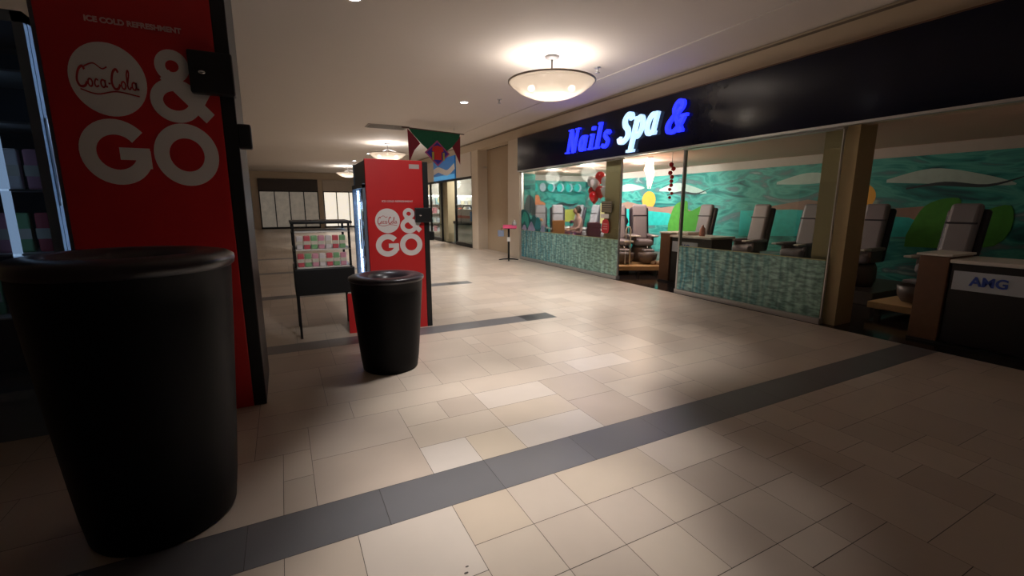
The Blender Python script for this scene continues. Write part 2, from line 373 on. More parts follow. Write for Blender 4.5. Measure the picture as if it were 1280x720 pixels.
for y0 in (9.6, 4.2):
    d = y0-9.6
    paint('sun', blob(10.0+d*1.0, 1.66, .27, .25), SUN, 1)
    paint('hill', [(12.4+d,1.28),(11.6+d,1.5),(10.9+d,1.62),(10.2+d,1.5),(9.5+d,1.44),(8.9+d,1.5),(8.2+d,1.3),(8.2+d,1.2),(12.4+d,1.2)], HILL, 2)
    paint('sea', [(12.4+d,1.38),(11.2+d,1.42),(10.2+d,1.36),(9.2+d,1.3),(8.6+d,1.0),(12.4+d,.8)], SEA, 3)
    paint('leaf', spline([(9.2+d,1.0),(9.0+d,1.5),(8.6+d,1.62),(8.5+d,1.35),(8.0+d,1.5),(8.1+d,.9),(9.2+d,.8)],5), LEAF, 4)
    paint('cloud', spline([(11.6+d,2.0),(11.0+d,2.15),(10.5+d,2.1),(10.2+d,2.0),(10.9+d,1.93),(11.6+d,1.95)],5), CLOUD, 1)
    paint('cloud', spline([(9.6+d,1.95),(9.0+d,2.1),(8.4+d,1.98),(8.0+d,1.8),(8.9+d,1.85),(9.6+d,1.9)],5), CLOUD, 1)
    paint('branch', spline([(9.3+d,1.8),(8.8+d,1.88),(8.3+d,1.82),(7.9+d,1.93),(8.3+d,1.78),(8.9+d,1.82),(9.3+d,1.77)],5), DKP, 5)
mv = empty('wall_mural', (8, SY1-.012, 0), 0, 'teal painted mural with orange lotus on the salon far end wall', 'mural')
MB().box((-1.49, -.003, 0), (1.58, .01, 2.32)).build('painted_sky', MUR, mv)
def paint2(name, poly, m, k): return MB().prism([(p[0]-8, p[1]) for p in poly], -.004-.0015*k, 0).build(name, m, mv)
paint2('hill', [(8.2,1.15),(8.5,1.35),(9.5,1.4),(9.58,.95),(8.2,.95)], YEL, 1)
for i in range(8):      # moon phases
    cx = 6.75+i*.36; paint2('moon', blob(cx, 2.1, .12, .14), MOON, 1)
    if i not in (3,): paint2('moon_shadow', blob(cx+(.06 if i < 4 else -.06), 2.1, .11, .135), SEA, 2)
paint2('lotus', blob(7.55, 1.5, .32, .3, 40, .22, 1), LOT, 2)
paint2('lotus_heart', blob(7.55, 1.38, .12, .12, 20, .2), mat('mural_pink', (.8,.4,.3), .6), 3)
paint2('lotus_pale', blob(6.95, 1.55, .25, .22, 40, .2, 2), mat('mural_grey', (.25,.3,.28), .6), 2)
paint2('branch', spline([(8.3,1.5),(8.6,1.62),(8.9,1.55),(9.3,1.6),(9.0,1.48),(8.6,1.5),(8.3,1.45)],5), DKP, 3)

mp_ = empty('wall_mural', (6.33, 11.285, 0), 0, 'narrow dark teal mural strip on the pier face at the left end of the salon', 'mural')
MB().box((-.19, -.003, 0), (.17, .012, 2.38)).build('painted_sky', MUR, mp_)
MB().prism(spline([(-.18,.9),(.0,1.3),(.15,1.1),(.16,1.6),(-.05,1.8),(-.18,1.5)],5), -.008, -.003).build('leaf', DKP, mp_)
# ------------------------------------------------------------------ salon sign
sb = empty('shop_sign', (5.94, 6.0, 2.87), 0, 'dark salon fascia sign with glowing blue and white Nails Spa letters', 'sign')
MB().box((-.02, -5.2, -.43), (.06, 5.27, .45)).build('sign_board', SIGNBLACK, sb)
MB().box((-.035, -5.2, -.455), (.055, 5.27, -.425)).build('lower_trim', SILVER, sb)
MB().box((-.03, -5.2, .44), (.055, 5.27, .455)).build('upper_trim', BROWNWOOD, sb)
def serif_letters():
    L = {}
    L['N'] = [([(.09,.02),(.09,.98)],.06), ([(.12,.98),(.55,.02)],.17), ([(.6,.02),(.6,.98)],.06), ([(-.05,.03),(.22,.03)],.05), ([(-.04,.97),(.2,.97)],.05), ([(.48,.97),(.76,.97)],.05)]
    L['a'] = [(arc(.24,.32,.17,.26,60,300,18),.13), ([(.40,.62),(.40,.1)],.14), ([(.36,.06),(.52,.06)],.1), ([(.2,.6),(.42,.6)],.07)]
    L['i'] = [([(.13,.62),(.13,.02)],.14), ([(0,.59),(.14,.59)],.07), ([(.0,.035),(.28,.035)],.07), ([(.13,.76),(.13,.9)],.15)]
    L['l'] = [([(.13,1.0),(.13,.02)],.14), ([(0,.965),(.14,.965)],.07), ([(.0,.035),(.28,.035)],.07)]
    L['s'] = [(spline([(.36,.5),(.26,.6),(.12,.56),(.1,.44),(.22,.34),(.34,.24),(.32,.08),(.18,.02),(.03,.1)],6),.12)]
    L['S'] = [(spline([(.5,.78),(.42,.95),(.24,.96),(.14,.8),(.22,.6),(.4,.44),(.46,.22),(.3,.04),(.12,.05),(.03,.2)],6),.17)]
    L['p'] = [([(.12,.6),(.12,-.36)],.16), (arc(.27,.32,.17,.27,-120,140,18),.14), ([(0,.59),(.14,.59)],.07), ([(-.04,-.35),(.3,-.35)],.08)]
    L['&'] = [(spline([(.62,.05),(.38,.4),(.2,.72),(.26,.94),(.42,.92),(.44,.74),(.2,.5),(.08,.28),(.16,.07),(.36,.05),(.52,.22),(.6,.46)],6),.13), ([(.48,.5),(.72,.5)],.08), ([(.5,.04),(.7,.04)],.08)]
    return L
LT = serif_letters()
def sign_letter(ch, y, z, h, wsc, m):
    bmb = MB(); M = Matrix.Translation((-.03, y, z)) @ MY @ Matrix(((h*wsc,0,.28*h,0),(0,1,0,0),(0,0,h,0),(0,0,0,1)))
    for k, (pts, w) in enumerate(LT[ch]): bmb.ribbon(pts, w, -.06-.0015*k, .0, M)
    o = bmb.build('sign_letter', m, sb); return o
# y along the wall (relative to 6.0); letters read towards -Y
y = 2.80
for ch, adv in (('N', .58), ('a', .48), ('i', .28), ('l', .29), ('s', .3)):
    sign_letter(ch, y, -.22, .50, 1.0, BLUELED); y -= adv*.77
y = 1.04
for ch, adv in (('S', .42), ('p', .40), ('a', .4)):
    sign_letter(ch, y, -.2 if ch == 'S' else -.16, .50 if ch == 'S' else .60, 1.05 if ch == 'S' else .92, WHITELED); y -= adv*.84
sign_letter('&', -.14, -.19, .5, 1.15, BLUELED)

# ------------------------------------------------------------------ salon windows
def frost_mat():
    m = bpy.data.materials.new('frosted_pattern'); m.use_nodes = True; nt = m.node_tree; b = nt.nodes['Principled BSDF']
    b.inputs['Roughness'].default_value = .35
    tc = nt.nodes.new('ShaderNodeTexCoord'); mp = nt.nodes.new('ShaderNodeMapping'); mp.inputs['Scale'].default_value = (1,1.4,.25)
    wv = nt.nodes.new('ShaderNodeTexWave'); wv.bands_direction = 'Y'; wv.inputs['Scale'].default_value = 1.6; wv.inputs['Distortion'].default_value = 9; wv.inputs['Detail'].default_value = 3; wv.inputs['Detail Scale'].default_value = 2.5
    nz = nt.nodes.new('ShaderNodeTexNoise'); nz.inputs['Scale'].default_value = 14; nz.inputs['Detail'].default_value = 3
    mpn = nt.nodes.new('ShaderNodeMapping'); mpn.inputs['Scale'].default_value = (1,.6,1.8)
    sx = nt.nodes.new('ShaderNodeSeparateXYZ'); mr = nt.nodes.new('ShaderNodeMapRange'); mr.inputs[1].default_value = 1.8; mr.inputs[2].default_value = -1.8
    base = nt.nodes.new('ShaderNodeMix'); base.data_type = 'RGBA'; base.inputs[6].default_value = (.02,.22,.30,1); base.inputs[7].default_value = (.22,.36,.27,1)
    m1 = nt.nodes.new('ShaderNodeMix'); m1.data_type = 'RGBA'; m1.blend_type = 'MIX'; m1.inputs[7].default_value = (.32,.52,.46,1)
    m2 = nt.nodes.new('ShaderNodeMix'); m2.data_type = 'RGBA'; m2.blend_type = 'MULTIPLY'; m2.inputs[0].default_value = .8
    cr = nt.nodes.new('ShaderNodeValToRGB'); cr.color_ramp.elements[0].position = .38; cr.color_ramp.elements[0].color = (.45,.5,.5,1); cr.color_ramp.elements[1].position = .62; cr.color_ramp.elements[1].color = (1.5,1.5,1.5,1)
    mu_ = nt.nodes.new('ShaderNodeMath'); mu_.operation = 'MULTIPLY'; mu_.inputs[1].default_value = .75
    L = nt.links.new
    L(tc.outputs['Object'], sx.inputs[0]); L(sx.outputs['Y'], mr.inputs[0]); L(mr.outputs[0], base.inputs[0])
    L(tc.outputs['Object'], mp.inputs[0]); L(mp.outputs[0], wv.inputs['Vector']); L(wv.outputs['Fac'], mu_.inputs[0])
    L(mu_.outputs[0], m1.inputs[0]); L(base.outputs[2], m1.inputs[6])
    L(tc.outputs['Object'], mpn.inputs[0]); L(mpn.outputs[0], nz.inputs['Vector']); L(nz.outputs['Fac'], cr.inputs[0])
    L(m1.outputs[2], m2.inputs[6]); L(cr.outputs[0], m2.inputs[7]); L(m2.outputs[2], b.inputs['Base Color'])
    return m
FROST = frost_mat()
def salon_window(n, y0, y1, lab):
    w = MB().box((XW+.02, y0, 0), (XW+.12, y1, .07)).box((XW+.02, y0, 2.40), (XW+.12, y1, 2.44)).box((XW+.04, y1-.03, .07), (XW+.1, y1, 2.4)).box((XW+.05, y0, .07), (XW+.09, y0+.012, 2.4))
    o = w.build('window_%d' % n, SILVER); struct(o, lab)
    MB().box((XW+.06, y0+.013, .07), (XW+.07, y1-.031, 2.40)).build('glass_pane', GLASS, o)
    c = (y0+y1)/2
    f = MB().box((-.004, y0+.02-c, 0), (.004, y1-.035-c, .74)).build('frosted_film', FROST, o, (XW+.05, c, .075))
    MB().box((-.006, y0+.02-c, .74), (.004, y1-.035-c, .752)).build('film_edge', mat('film_edge', (.4,.4,.2), .5), o, (XW+.05, c, .075))
    return o
salon_window(2, 7.1, 11.29, 'salon window with teal frosted lower film')
salon_window(3, 3.15, 5.55, 'nearer salon window right of the doorway with teal frosted lower film')
struct(MB().box((XW+.11, 7.2, 0), (XW+.16, 7.66, SH)).build('wall_salon_column', mat('olive_column', 'b8a47c', .7)), 'olive-beige column behind the window edge')
struct(MB().box((XW+.13, 3.02, 0), (XW+.5, 3.4, SH)).build('wall_salon_column_near', mat('olive_column', 'b8a47c', .7)))
# swirl decal on the left of the window
dc = empty('window_decal', (XW+.045, 10.6, .83), 0, 'teal and blue wave decal at the left end of the salon window', 'decal')
DEC = [([(-.66,0),(.62,0),(.6,.12),(.3,.1),(.2,.34),(.0,.42),(-.1,.3),(-.25,.46),(-.5,.56),(-.66,.5)],(.01,.13,.14)),
       ([(-.66,.28),(-.5,.5),(-.3,.42),(-.22,.2),(-.3,.06),(-.45,.24),(-.6,.16)],(.02,.36,.3)),
       ([(-.3,0),(-.1,.24),(.05,.12),(.12,.0)],(.3,.3,.48)), ([(.1,.08),(.22,.36),(.38,.3),(.4,.12),(.26,.05)],(.01,.2,.24)),
       ([(-.62,.02),(-.5,.14),(-.4,.1),(-.36,0)],(.4,.36,.55)), ([(.4,0),(.5,.16),(.62,.1),(.62,0)],(.25,.28,.4))]
for k, (pts, c) in enumerate(DEC):
    P = spline(pts+[pts[0]], 5)[:-1]; MB().prism(P, -.004-.001*k, .002-.001*k, MY).build('swirl', mat('swirl_tint_%d' % k, c, .5, noise=.3), dc)
# signs on the glass
o = empty('hand_plaque', (XW+.042, 7.52, 1.07), 0, 'red rounded notice stuck on the salon glass near the doorway', 'notice')
MB().prism(spline([(0,.15),(.09,.12),(.12,.0),(.1,-.12),(0,-.14),(-.1,-.12),(-.12,0),(-.09,.12),(0,.15)],4), -.008, .002, MY).build('plaque', mat('notice_red', (.6,.03,.05), .5), o)
for z in (.05, 0, -.05): MB().box((-.0105,-.07,z-.01),(-.008,.07,z+.012)).build('white_line', mat('notice_pink', (.7,.3,.3), .5), o)
o = MB().box((XW+.034, 7.42, 1.24), (XW+.044, 7.68, 1.33)).build('paper_notice', WHITEP); tag(o, 'small white paper notice above the red plaque on salon glass', 'notice')
o = empty('opening_hours', (XW+.04, 7.5, 1.47), 0, 'dark lined hours card on the salon glass above the white paper', 'notice')
MB().box((-.004,-.17,-.11),(.004,.17,.12)).build('card', mat('hours_card', (.1,.085,.06), .6), o)
for k in range(5): MB().box((-.006,-.15,-.09+k*.045),(-.0045,.15,-.075+k*.045)).build('line', mat('hours_line', (.3,.26,.18), .6), o)
o = MB().box((XW+.14, 7.72, 1.12), (XW+.2, 7.84, 1.55), .01).build('yellow_light_bar', mat('warm_bar', (.9,.75,.4), .5, emit=(1,.8,.35), es=.9)); tag(o, 'small upright yellow glowing bar inside the salon window', 'light')

# balloons
bal = [((6.15,7.93,2.12),1), ((6.15,8.2,2.02),0), ((6.08,8.0,1.97),0), ((6.15,7.72,2.0),0), ((6.15,7.72,1.78),0), ((6.13,8.12,1.78),1), ((6.13,7.87,1.78),1), ((6.05,7.98,1.66),1)]
for i, (p, r) in enumerate(bal):
    mt = mat('balloon_red' if r else 'balloon_white', (.62,.015,.02) if r else (.75,.66,.66), .25)
    o = empty('balloon', (p[0]+.07, 7.95+(p[1]-7.95)*1.05+.06, 1.9+(p[2]-1.9)*.9), 0, ('glossy red' if r else 'glossy white')+' balloon in the cluster hanging in the salon window', 'balloon', ('red' if r else 'white')+' balloons of the salon window cluster')
    MB().lathe([(0,-.15),(.03,-.13),(.085,-.06),(.115,.02),(.105,.08),(.06,.12),(0,.13)],24).build('bulb', mt, o)
    MB().lathe([(.02,-.165),(.012,-.155),(.0,-.145)],12).build('knot', mt, o)
# pendant in the salon
def pendant(x, y, lab):
    o = empty('pendant_lamp', (x, y, SH), 0, lab, 'lamp')
    MB().tube([(0,0,-.02),(0,0,-.1)], .008).build('cord', SILVER, o)
    MB().lathe([(0,0),(.06,0),(.06,-.02),(0,-.02)][::-1], 20).build('ceiling_rose', SILVER, o)
    cr = mat('crystal_glow', (.9,.75,.6), .3, emit=(1,.62,.36), es=4.)
    g = MB()
    for k in range(9):
        a = k*2*PI/9; r = .055+.02*(k % 2); L_ = .3+.12*(k % 3)
        g.tube([(r*math.cos(a), r*math.sin(a), -.1), (r*1.25*math.cos(a), r*1.25*math.sin(a), -.1-L_*.5), (r*.5*math.cos(a), r*.5*math.sin(a), -.1-L_)], [.02,.03,.006], 8)
    g.tube([(0,0,-.08),(0,0,-.35),(0,0,-.6)], [.04,.055,.006], 8); g.build('crystal_shade', cr, o)
    return o
pendant(6.95, 7.27, 'glowing crystal pendant lamp hanging inside the salon doorway')

# ------------------------------------------------------------------ pedicure chairs
def make_chair():
    t = empty('pedicure_chair', (0,0,0))
    w = .24
    tilt = Matrix.Translation((0,.22,.5)) @ Matrix.Rotation(math.radians(-12), 4, 'X')
    MB().box((-.23,.0,-.1),(.23,.1,.78),.045, tilt).build('back_shell', DARKV, t)
    bk = MB().box((-.17,-.08,.0),(.17,.03,.84),.05, tilt).build('backrest', GREYV, t)
    MB().box((-.172,-.088,.55),(.172,-.07,.575),.004, tilt).build('strap', DARKV, bk)
    MB().box((-.2,-.25,.38),(.2,.3,.52),.05).build('seat', GREYV, t)
    MB().lathe([(0,.0),(.2,0),(.24,.1),(.24,.3),(.2,.4),(0,.4)],32, Matrix.Translation((0,.02,0))).build('base', TAUPE, t)
    for s in (-1, 1):
        a = MB().box((s*.2-.045 if s > 0 else -.245,-.28,.58),(s*.2+.045 if s > 0 else -.155,.25,.64),.025).build('armrest', GREYV, t)
        MB().box((s*.2-.05,-.42,.60),(s*.2+.05,-.2,.63),.012).build('tray', WHITEP, a)
        MB().box((s*.2-.03,-.15,.4),(s*.2+.03,.2,.59),.015).build('arm_panel', TAUPE, t)
    b = MB().lathe([(0,.03),(.15,.03),(.2,.12),(.215,.24),(.19,.25),(.17,.14),(.1,.08),(0,.08)],32, Matrix.Translation((0,-.48,0))).build('foot_basin', TAUPE, t)
    MB().tube([(0,-.36,.25),(0,-.36,.36),(0,-.42,.38),(0,-.46,.35)], .012).build('faucet', CHROME, b)
    MB().box((-.12,-.62,.28),(.12,-.38,.33),.02, Matrix.Translation((0,.0,.0)) ).build('footrest', GREYV, t)
    return t
ch0 = make_chair(); used = False
def chair(x, y, z, rz, lab, group='pedicure chairs in the nail salon'):
    global used
    o = ch0 if not used else copy_tree(ch0); used = True
    o.location = (x, y, z); o.rotation_euler = (0,0,rz); tag(o, lab, 'chair', group); return o
FR = math.radians(-27)
chair(7.53, 8.0, .2, FR, 'grey pedicure chair facing the doorway on the wooden platform')
chair(7.09, 8.27, .2, FR, 'grey pedicure chair behind the white post on the wooden platform')
row = [(8.35,10.3,'grey pedicure chair seen right of the window column, left of the sun mural'), (8.3,11.25,'grey pedicure chair deep in the salon behind the seated person'), (8.35,12.15,'grey pedicure chair under the yellow mural hill'), (7.3,12.3,'grey pedicure chair under the orange lotus'), (7.35,11.35,'grey pedicure chair at the far left end of the salon')]
for x, y, lb in row: chair(x, y, .2, -PI/2 if x > 7.8 else FR, lb)
chair(8.4, 7.25, .2, -PI/2, 'grey pedicure chair behind the reception desk')
for y, lb in ((5.9,'dim grey pedicure chair behind the near salon window, next to the desk'), (4.9,'dim grey pedicure chair in the middle of the near salon window'), (3.9,'dim grey pedicure chair beside the near salon column')):
    chair(8.4, y, .2, -PI/2, lb)
chair(7.95, 2.7, .2, -PI/2-.1, 'dim grey pedicure chair left on the near platform'); chair(7.85, 1.75, .2, -PI/2-.1, 'dim grey pedicure chair right on the near platform')
# long back platform
t = empty('platform', (8.6, 7.6, 0), 0, 'low dark platform under the long row of pedicure chairs', 'platform')
MB().box((-.75,-4.2,0),(.95,4.9,.2),.01).build('deck', TAUPE, t)
t = empty('platform', (7.3, 12.55, 0), 0, 'low dark platform at the far left corner of the salon', 'platform')
MB().box((-.5,-1.8,0),(.5,.5,.2),.01).build('deck', TAUPE, t)
t = empty('platform', (7.21, 7.98, 0), FR, 'pale wooden platform holding two pedicure chairs at the doorway', 'platform')
MB().box((-.58,-.70,.11),(.5,.4,.2),.008).build('deck', WOOD, t)
MB().box((-.58,-.725,.1),(.5,-.70,.195),.005).build('front_board', WOOD, t)
for x in (-.52,.0,.44):
    for y in (-.6,.3): MB().box((x-.03,y-.03,0),(x+.03,y+.03,.11)).build('leg', TAUPE, t)
t = empty('platform', (7.95, 2.2, 0), 0, 'pale wooden platform holding two chairs in the near dim opening', 'platform')
MB().box((-.8,-.95,.11),(.9,.95,.2),.008).build('deck', WOOD, t)
for x in (-.7,.4):
    for y in (-.85,.85): MB().box((x-.03,y-.03,0),(x+.03,y+.03,.11)).build('leg', TAUPE, t)
# white post with rounded top standing at platform corner
o = empty('rail_post', (6.73, 7.58, .2), FR, 'white looped rail post at the left corner of the wooden platform', 'rail')
MB().tube([(-.05,0,0),(-.05,0,.78),(-.03,0,.84),(.03,0,.84),(.05,0,.78),(.05,0,0)], .014).build('loop', WHITEP, o)
MB().box((-.09,-.02,.5),(.12,.02,.54),.01).build('crossbar', WHITEP, o)
# towels and sandals on the platform
for i, (dx, s_, c, nm) in enumerate(((.0,.05,(.6,.5,.42),'rolled cream towel on the platform edge'), (.13,.045,(.7,.62,.55),'rolled white towel on the platform edge'), (.06,.04,(.25,.16,.12),'rolled brown towel on the platform edge'))):
    x, y = 7.35+dx*.9, 7.40-dx*.45
    o = MB().lathe([(0,-.07),(s_*.9,-.07),(s_,-.05),(s_,.05),(s_*.9,.07),(0,.07)],20, Matrix.Translation((x,y+.03,.2+s_)) @ Matrix.Rotation(PI/2,4,'Y') @ Matrix.Rotation(.3*i,4,'X')).build('rolled_towel', mat('towel_%d' % i, c, .9, bump=.4, scale=60)); tag(o, nm, 'towel')
# reception desk
def desk(x, y, lab):
    t = empty('reception_desk', (x, y, 0), 0, lab, 'desk')
    MB().box((0,-1.2,.03),(.55,-.27,.9),.01).build('front_panel', BLACKM, t)
    MB().box((-.03,-.26,0),(.55,.0,.96),.01).build('wood_end', BROWNWOOD, t)
    MB().box((-.06,-1.22,.9),(.6,-.27,.94),.008).build('desk_top', WHITEP, t)
    MB().box((-.04,-.28,.96),(.56,.03,.985),.006).build('end_cap', WHITEP, t)
    n = MB().box((-.008,-.9,.62),(-.001,-.3,.82)).build('notice_board', mat('notice_pale', (.5,.55,.62), .5), t)
    text_mesh('notice_lettering', 'AMG', .13, mat('notice_blue', (.03,.08,.45), .5), t, (-.012,-.58,.72), (PI/2,0,-PI/2), bold=.004)
    MB().box((-.05,-1.25,0),(.6,.0,.03)).build('plinth', BLACKM, t)
    return t
desk(6.78, 6.66, 'black reception desk with brown wood end at the salon doorway')
desk(6.35, 2.35, 'dim dark reception desk at the right edge of the near opening')
o = MB().box((6.85,6.05,.94),(7.15,6.35,1.0),.02).build('napkin_box', WHITEP); tag(o, 'white napkin box on the lit reception desk', 'box')
o = MB().lathe([(0,0),(.05,0),(.055,.02),(.05,.14),(.02,.17),(.02,.2),(0,.2)],20,Matrix.Translation((6.98,5.85,.94))).build('lotion_bottle', mat('lotion', (.6,.25,.2), .3)); tag(o, 'pinkish lotion bottle on the reception desk', 'bottle')
# red hanging ornament
o = empty('hanging_garland', (6.55, 6.28, SH), 0, 'red tasselled garland hanging over the reception desk', 'ornament')
MB().tube([(0,0,0),(0,0,-.25)], .004).build('string', BLACKM, o)
g = MB()
for k in range(9): g.ico((.02*math.sin(k*2.), .02*math.cos(k*3.), -.25-k*.075), .045-.002*k, sub=2)
g.build('red_knots', mat('garland_red', (.4,.01,.015), .5), o)
# stools / black bag shapes between chairs
o = empty('storage_trolley', (7.5, 8.72, 0), FR, 'tall black trolley with bags standing between the two platform chairs', 'trolley')
MB().box((-.14,-.14,.0),(.14,.14,1.0),.02).build('body', DARKV, o)
for z in (.35,.65,.9): MB().box((-.11,-.15,z),(.11,-.14,z+.012)).build('drawer_edge', CHROME, o)
MB().lathe([(0,.0),(.13,.02),(.17,.1),(.14,.2),(.05,.26),(0,.27)],20,Matrix.Translation((0,0,1.0))).build('dark_cover', mat('purple_cloth', (.035,.02,.07), .8), o)
# person seated in the salon, seen small above the frosted band
def seated_person(x, y, z, rz):
    t = empty('person', (x, y, z), rz, 'person in a pale pink top sitting behind the salon window', 'person')
    SK = mat('skin', (.5,.28,.2), .6, noise=.03)
    me = bpy.data.meshes.new('body')
    J = {'pel':((0,.12,.12),.13),'wai':((0,.13,.28),.115),'che':((0,.11,.46),.14),'nec':((0,.09,.6),.05),'hd':((0,.07,.68),.07),'hd2':((0,.06,.77),.085),
         'lh':((-.09,.1,.1),.09),'lk':((-.1,-.32,.12),.065),'la':((-.1,-.36,-.26),.04),'lf':((-.1,-.47,-.3),.035),
         'rh':((.09,.1,.1),.09),'rk':((.1,-.32,.12),.065),'ra':((.1,-.36,-.26),.04),'rf':((.1,-.47,-.3),.035),
         'ls':((-.17,.11,.52),.055),'le':((-.22,.05,.28),.042),'lw':((-.14,-.16,.22),.028),'rs':((.17,.11,.52),.055),'re':((.22,.05,.28),.042),'rw':((.14,-.16,.22),.028)}
    E_ = 'pel-wai wai-che che-nec nec-hd hd-hd2 pel-lh lh-lk lk-la la-lf pel-rh rh-rk rk-ra ra-rf che-ls ls-le le-lw che-rs rs-re re-rw'.split()
    for s, nm in ((-1,'l'),(1,'r')):
        for k in range(5):
            a = J[nm+'w'][0]; fx = (k-2)*.017*1.0; ln = (.05,.075,.08,.075,.06)[k]
            if k == (4 if s < 0 else 0): q1 = (a[0]+fx*1.9, a[1]-.02, a[2]-.01); q2 = (a[0]+fx*2.4, a[1]-.05, a[2]-.02)
            else: q1 = (a[0]+fx, a[1]-.07, a[2]); q2 = (a[0]+fx*1.2, a[1]-.07-ln, a[2]-.03)
            J[nm+'a%d' % k] = (q1, .011); J[nm+'b%d' % k] = (q2, .008); E_ += ['%sw-%sa%d' % (nm,nm,k), '%sa%d-%sb%d' % (nm,k,nm,k)]
    ks = list(J); me.from_pydata([J[k][0] for k in ks], [tuple(ks.index(q) for q in e.split('-')) for e in E_], [])
    o = bpy.data.objects.new('body', me); C.objects.link(o)
    md = o.modifiers.new('s', 'SKIN'); o.modifiers.new('u', 'SUBSURF').levels = 1
    for i, k in enumerate(ks):
        v = me.skin_vertices[0].data[i]; v.radius = (J[k][1],)*2; v.use_root = (i == 0)
    bpy.context.view_layer.update()
    m2 = bpy.data.meshes.new_from_object(o.evaluated_get(bpy.context.evaluated_depsgraph_get()))
    bpy.data.objects.remove(o)
    for p in m2.polygons: p.use_smooth = True
    m2.materials.clear()
    top = mat('pale_pink_top', (.62,.4,.38), .8, noise=.1); tr = mat('plum_trousers', (.12,.03,.07), .8, noise=.1)
    for q in (SK, top, tr): m2.materials.append(q)
    for p in m2.polygons:
        c = p.center
        p.material_index = 1 if (c.z > .17 and c.z < .6 and c.y > -.05) else (2 if (c.z <= .2 and c.z > -.24 and c.y > -.5) else 0)
    b = bpy.data.objects.new('body', m2); C.objects.link(b); b.parent = t
    MB().ico((0,.085,.765), .1, (.92,1,1.12)).build('hair', mat('dark_hair', (.015,.01,.008), .6), t)
    MB().ico((0,.035,.74), .082, (.88,.9,1.12)).build('face', SK, t)
    f = MB().ico((-.03,-.035,.755), .011).ico((.03,-.035,.755), .011); f.build('eyes', DARKV, t)
    MB().ico((0,-.045,.73), .014, (.7,1,1.3)).build('nose', SK, t); MB().ico((0,-.038,.7), .02, (1.1,.4,.3)).build('mouth', mat('lips', (.5,.1,.1), .5), t)
    return t
seated_person(7.2, 10.3, .62, -PI/2-.3)
st = empty('stool', (7.10, 10.32, 0), 0, 'round black stool under the person behind the salon window', 'stool')
MB().lathe([(0,.55),(.17,.55),(.18,.59),(.15,.63),(0,.63)],24).build('seat', DARKV, st)
MB().cyl((0,0,.08),.025,.47).build('column', CHROME, st)
f = MB()
for k in range(5): f.tube([(0,0,.1),(.2*math.cos(k*1.257),.2*math.sin(k*1.257),.03)], .014)
f.build('foot_star', CHROME, st)

def station(x, y, cloth, lab, labc):
    t = empty('manicure_table', (x, y, 0), 0, lab, 'table')
    MB().box((-.22,-.4,.72),(.22,.4,.75),.008).build('table_top', WHITEP, t)
    MB().box((-.18,-.38,0),(.18,-.2,.72),.006).build('drawer_pedestal', BROWNWOOD, t)
    for yy in (.34,): MB().box((-.18,yy,0),(.18,yy+.03,.72),.004).build('leg', BROWNWOOD, t)
    o = empty('desk_lamp', (x+.1, y+.25, .75), 0, 'small dark task lamp on the '+lab, 'lamp')
    MB().cyl((0,0,0),.06,.015).build('base', BLACKM, o); MB().tube([(0,0,.01),(.0,.05,.22),(-.05,-.08,.36)], .009).build('arm', BLACKM, o)
    MB().lathe([(0,.05),(.03,.045),(.07,-.02),(.065,-.02),(.025,.035),(0,.04)],20,Matrix.Translation((-.05,-.1,.34))).build('shade', mat('shade_'+cloth, {'orange':(.6,.25,.04),'grey':(.2,.22,.25),'plum':(.2,.03,.1)}[cloth], .5), o)
    c = empty('client_chair', (x-.0, y-.62, 0), 0, labc, 'chair')
    MB().box((-.2,-.2,.44),(.2,.2,.5),.025).build('seat', DARKV, c); MB().box((-.2,-.24,.55),(.2,-.19,1.12),.025).build('backrest', mat('cover_'+cloth, {'orange':(.3,.12,.03),'grey':(.05,.06,.09),'plum':(.09,.015,.05)}[cloth], .7, noise=.4, scale=14), c)
    for a in (-.17,.17):
        for b in (-.2,.17): MB().tube([(a,b,0),(a,b,.45 if b > 0 else .62)], .012).build('leg', CHROME, c)
    for k in range(4):
        q = MB().lathe([(0,0),(.018,0),(.02,.04),(.008,.05),(.008,.085),(0,.085)],12,Matrix.Translation((x-.12+.06*k,y+.02*(k % 2),.75))).build('polish_bottle', mat('polish_%d' % k, ((.6,.02,.1),(.1,.3,.5),(.7,.5,.5),(.3,.02,.3))[k], .25))
        tag(q, 'tiny nail polish bottle on the '+lab, 'bottle', 'nail polish bottles on the '+lab)
station(6.5, 9.35, 'plum', 'small white manicure table nearest the window column', 'plum backed chair at the manicure table nearest the window column')
station(6.5, 10.88, 'orange', 'white manicure table at the far left window end', 'orange-brown backed chair at the far left manicure table')
# ------------------------------------------------------------------ pole stand
t = empty('sanitizer_stand', (5.56, 11.1, 0), FR, 'thin black floor stand with a pink tray beside the salon pier', 'stand')
b_ = MB()
for k in range(4): b_.tube([(0,0,.035),(.14*math.cos(k*PI/2),.14*math.sin(k*PI/2),.03),(.27*math.cos(k*PI/2),.27*math.sin(k*PI/2),.014)], [.02,.018,.013])
b_.build('base', BLACKM, t)
MB().cyl((0,0,.03),.028,.88).build('pole', BLACKM, t)
MB().box((-.045,-.034,.52),(.045,-.026,.64)).build('white_label', WHITEP, t)
MB().box((-.16,-.13,.89),(.22,.12,.93),.01, Matrix.Rotation(.25,4,'X')@Matrix.Translation((0,.2,.0))).build('tray', PINK, t)
MB().box((-.12,-.12,.87),(.2,.12,.9),.004).build('tray_support', BLACKM, t)
MB().box((-.3,-.06,.66),(-.13,.06,.83),.012).build('leaflet_holder', mat('bluegrey', (.25,.3,.42), .5), t)
MB().tube([(-.2,0,.83),(-.2,0,.89),(-.1,0,.885)], .01).build('bracket', BLACKM, t)
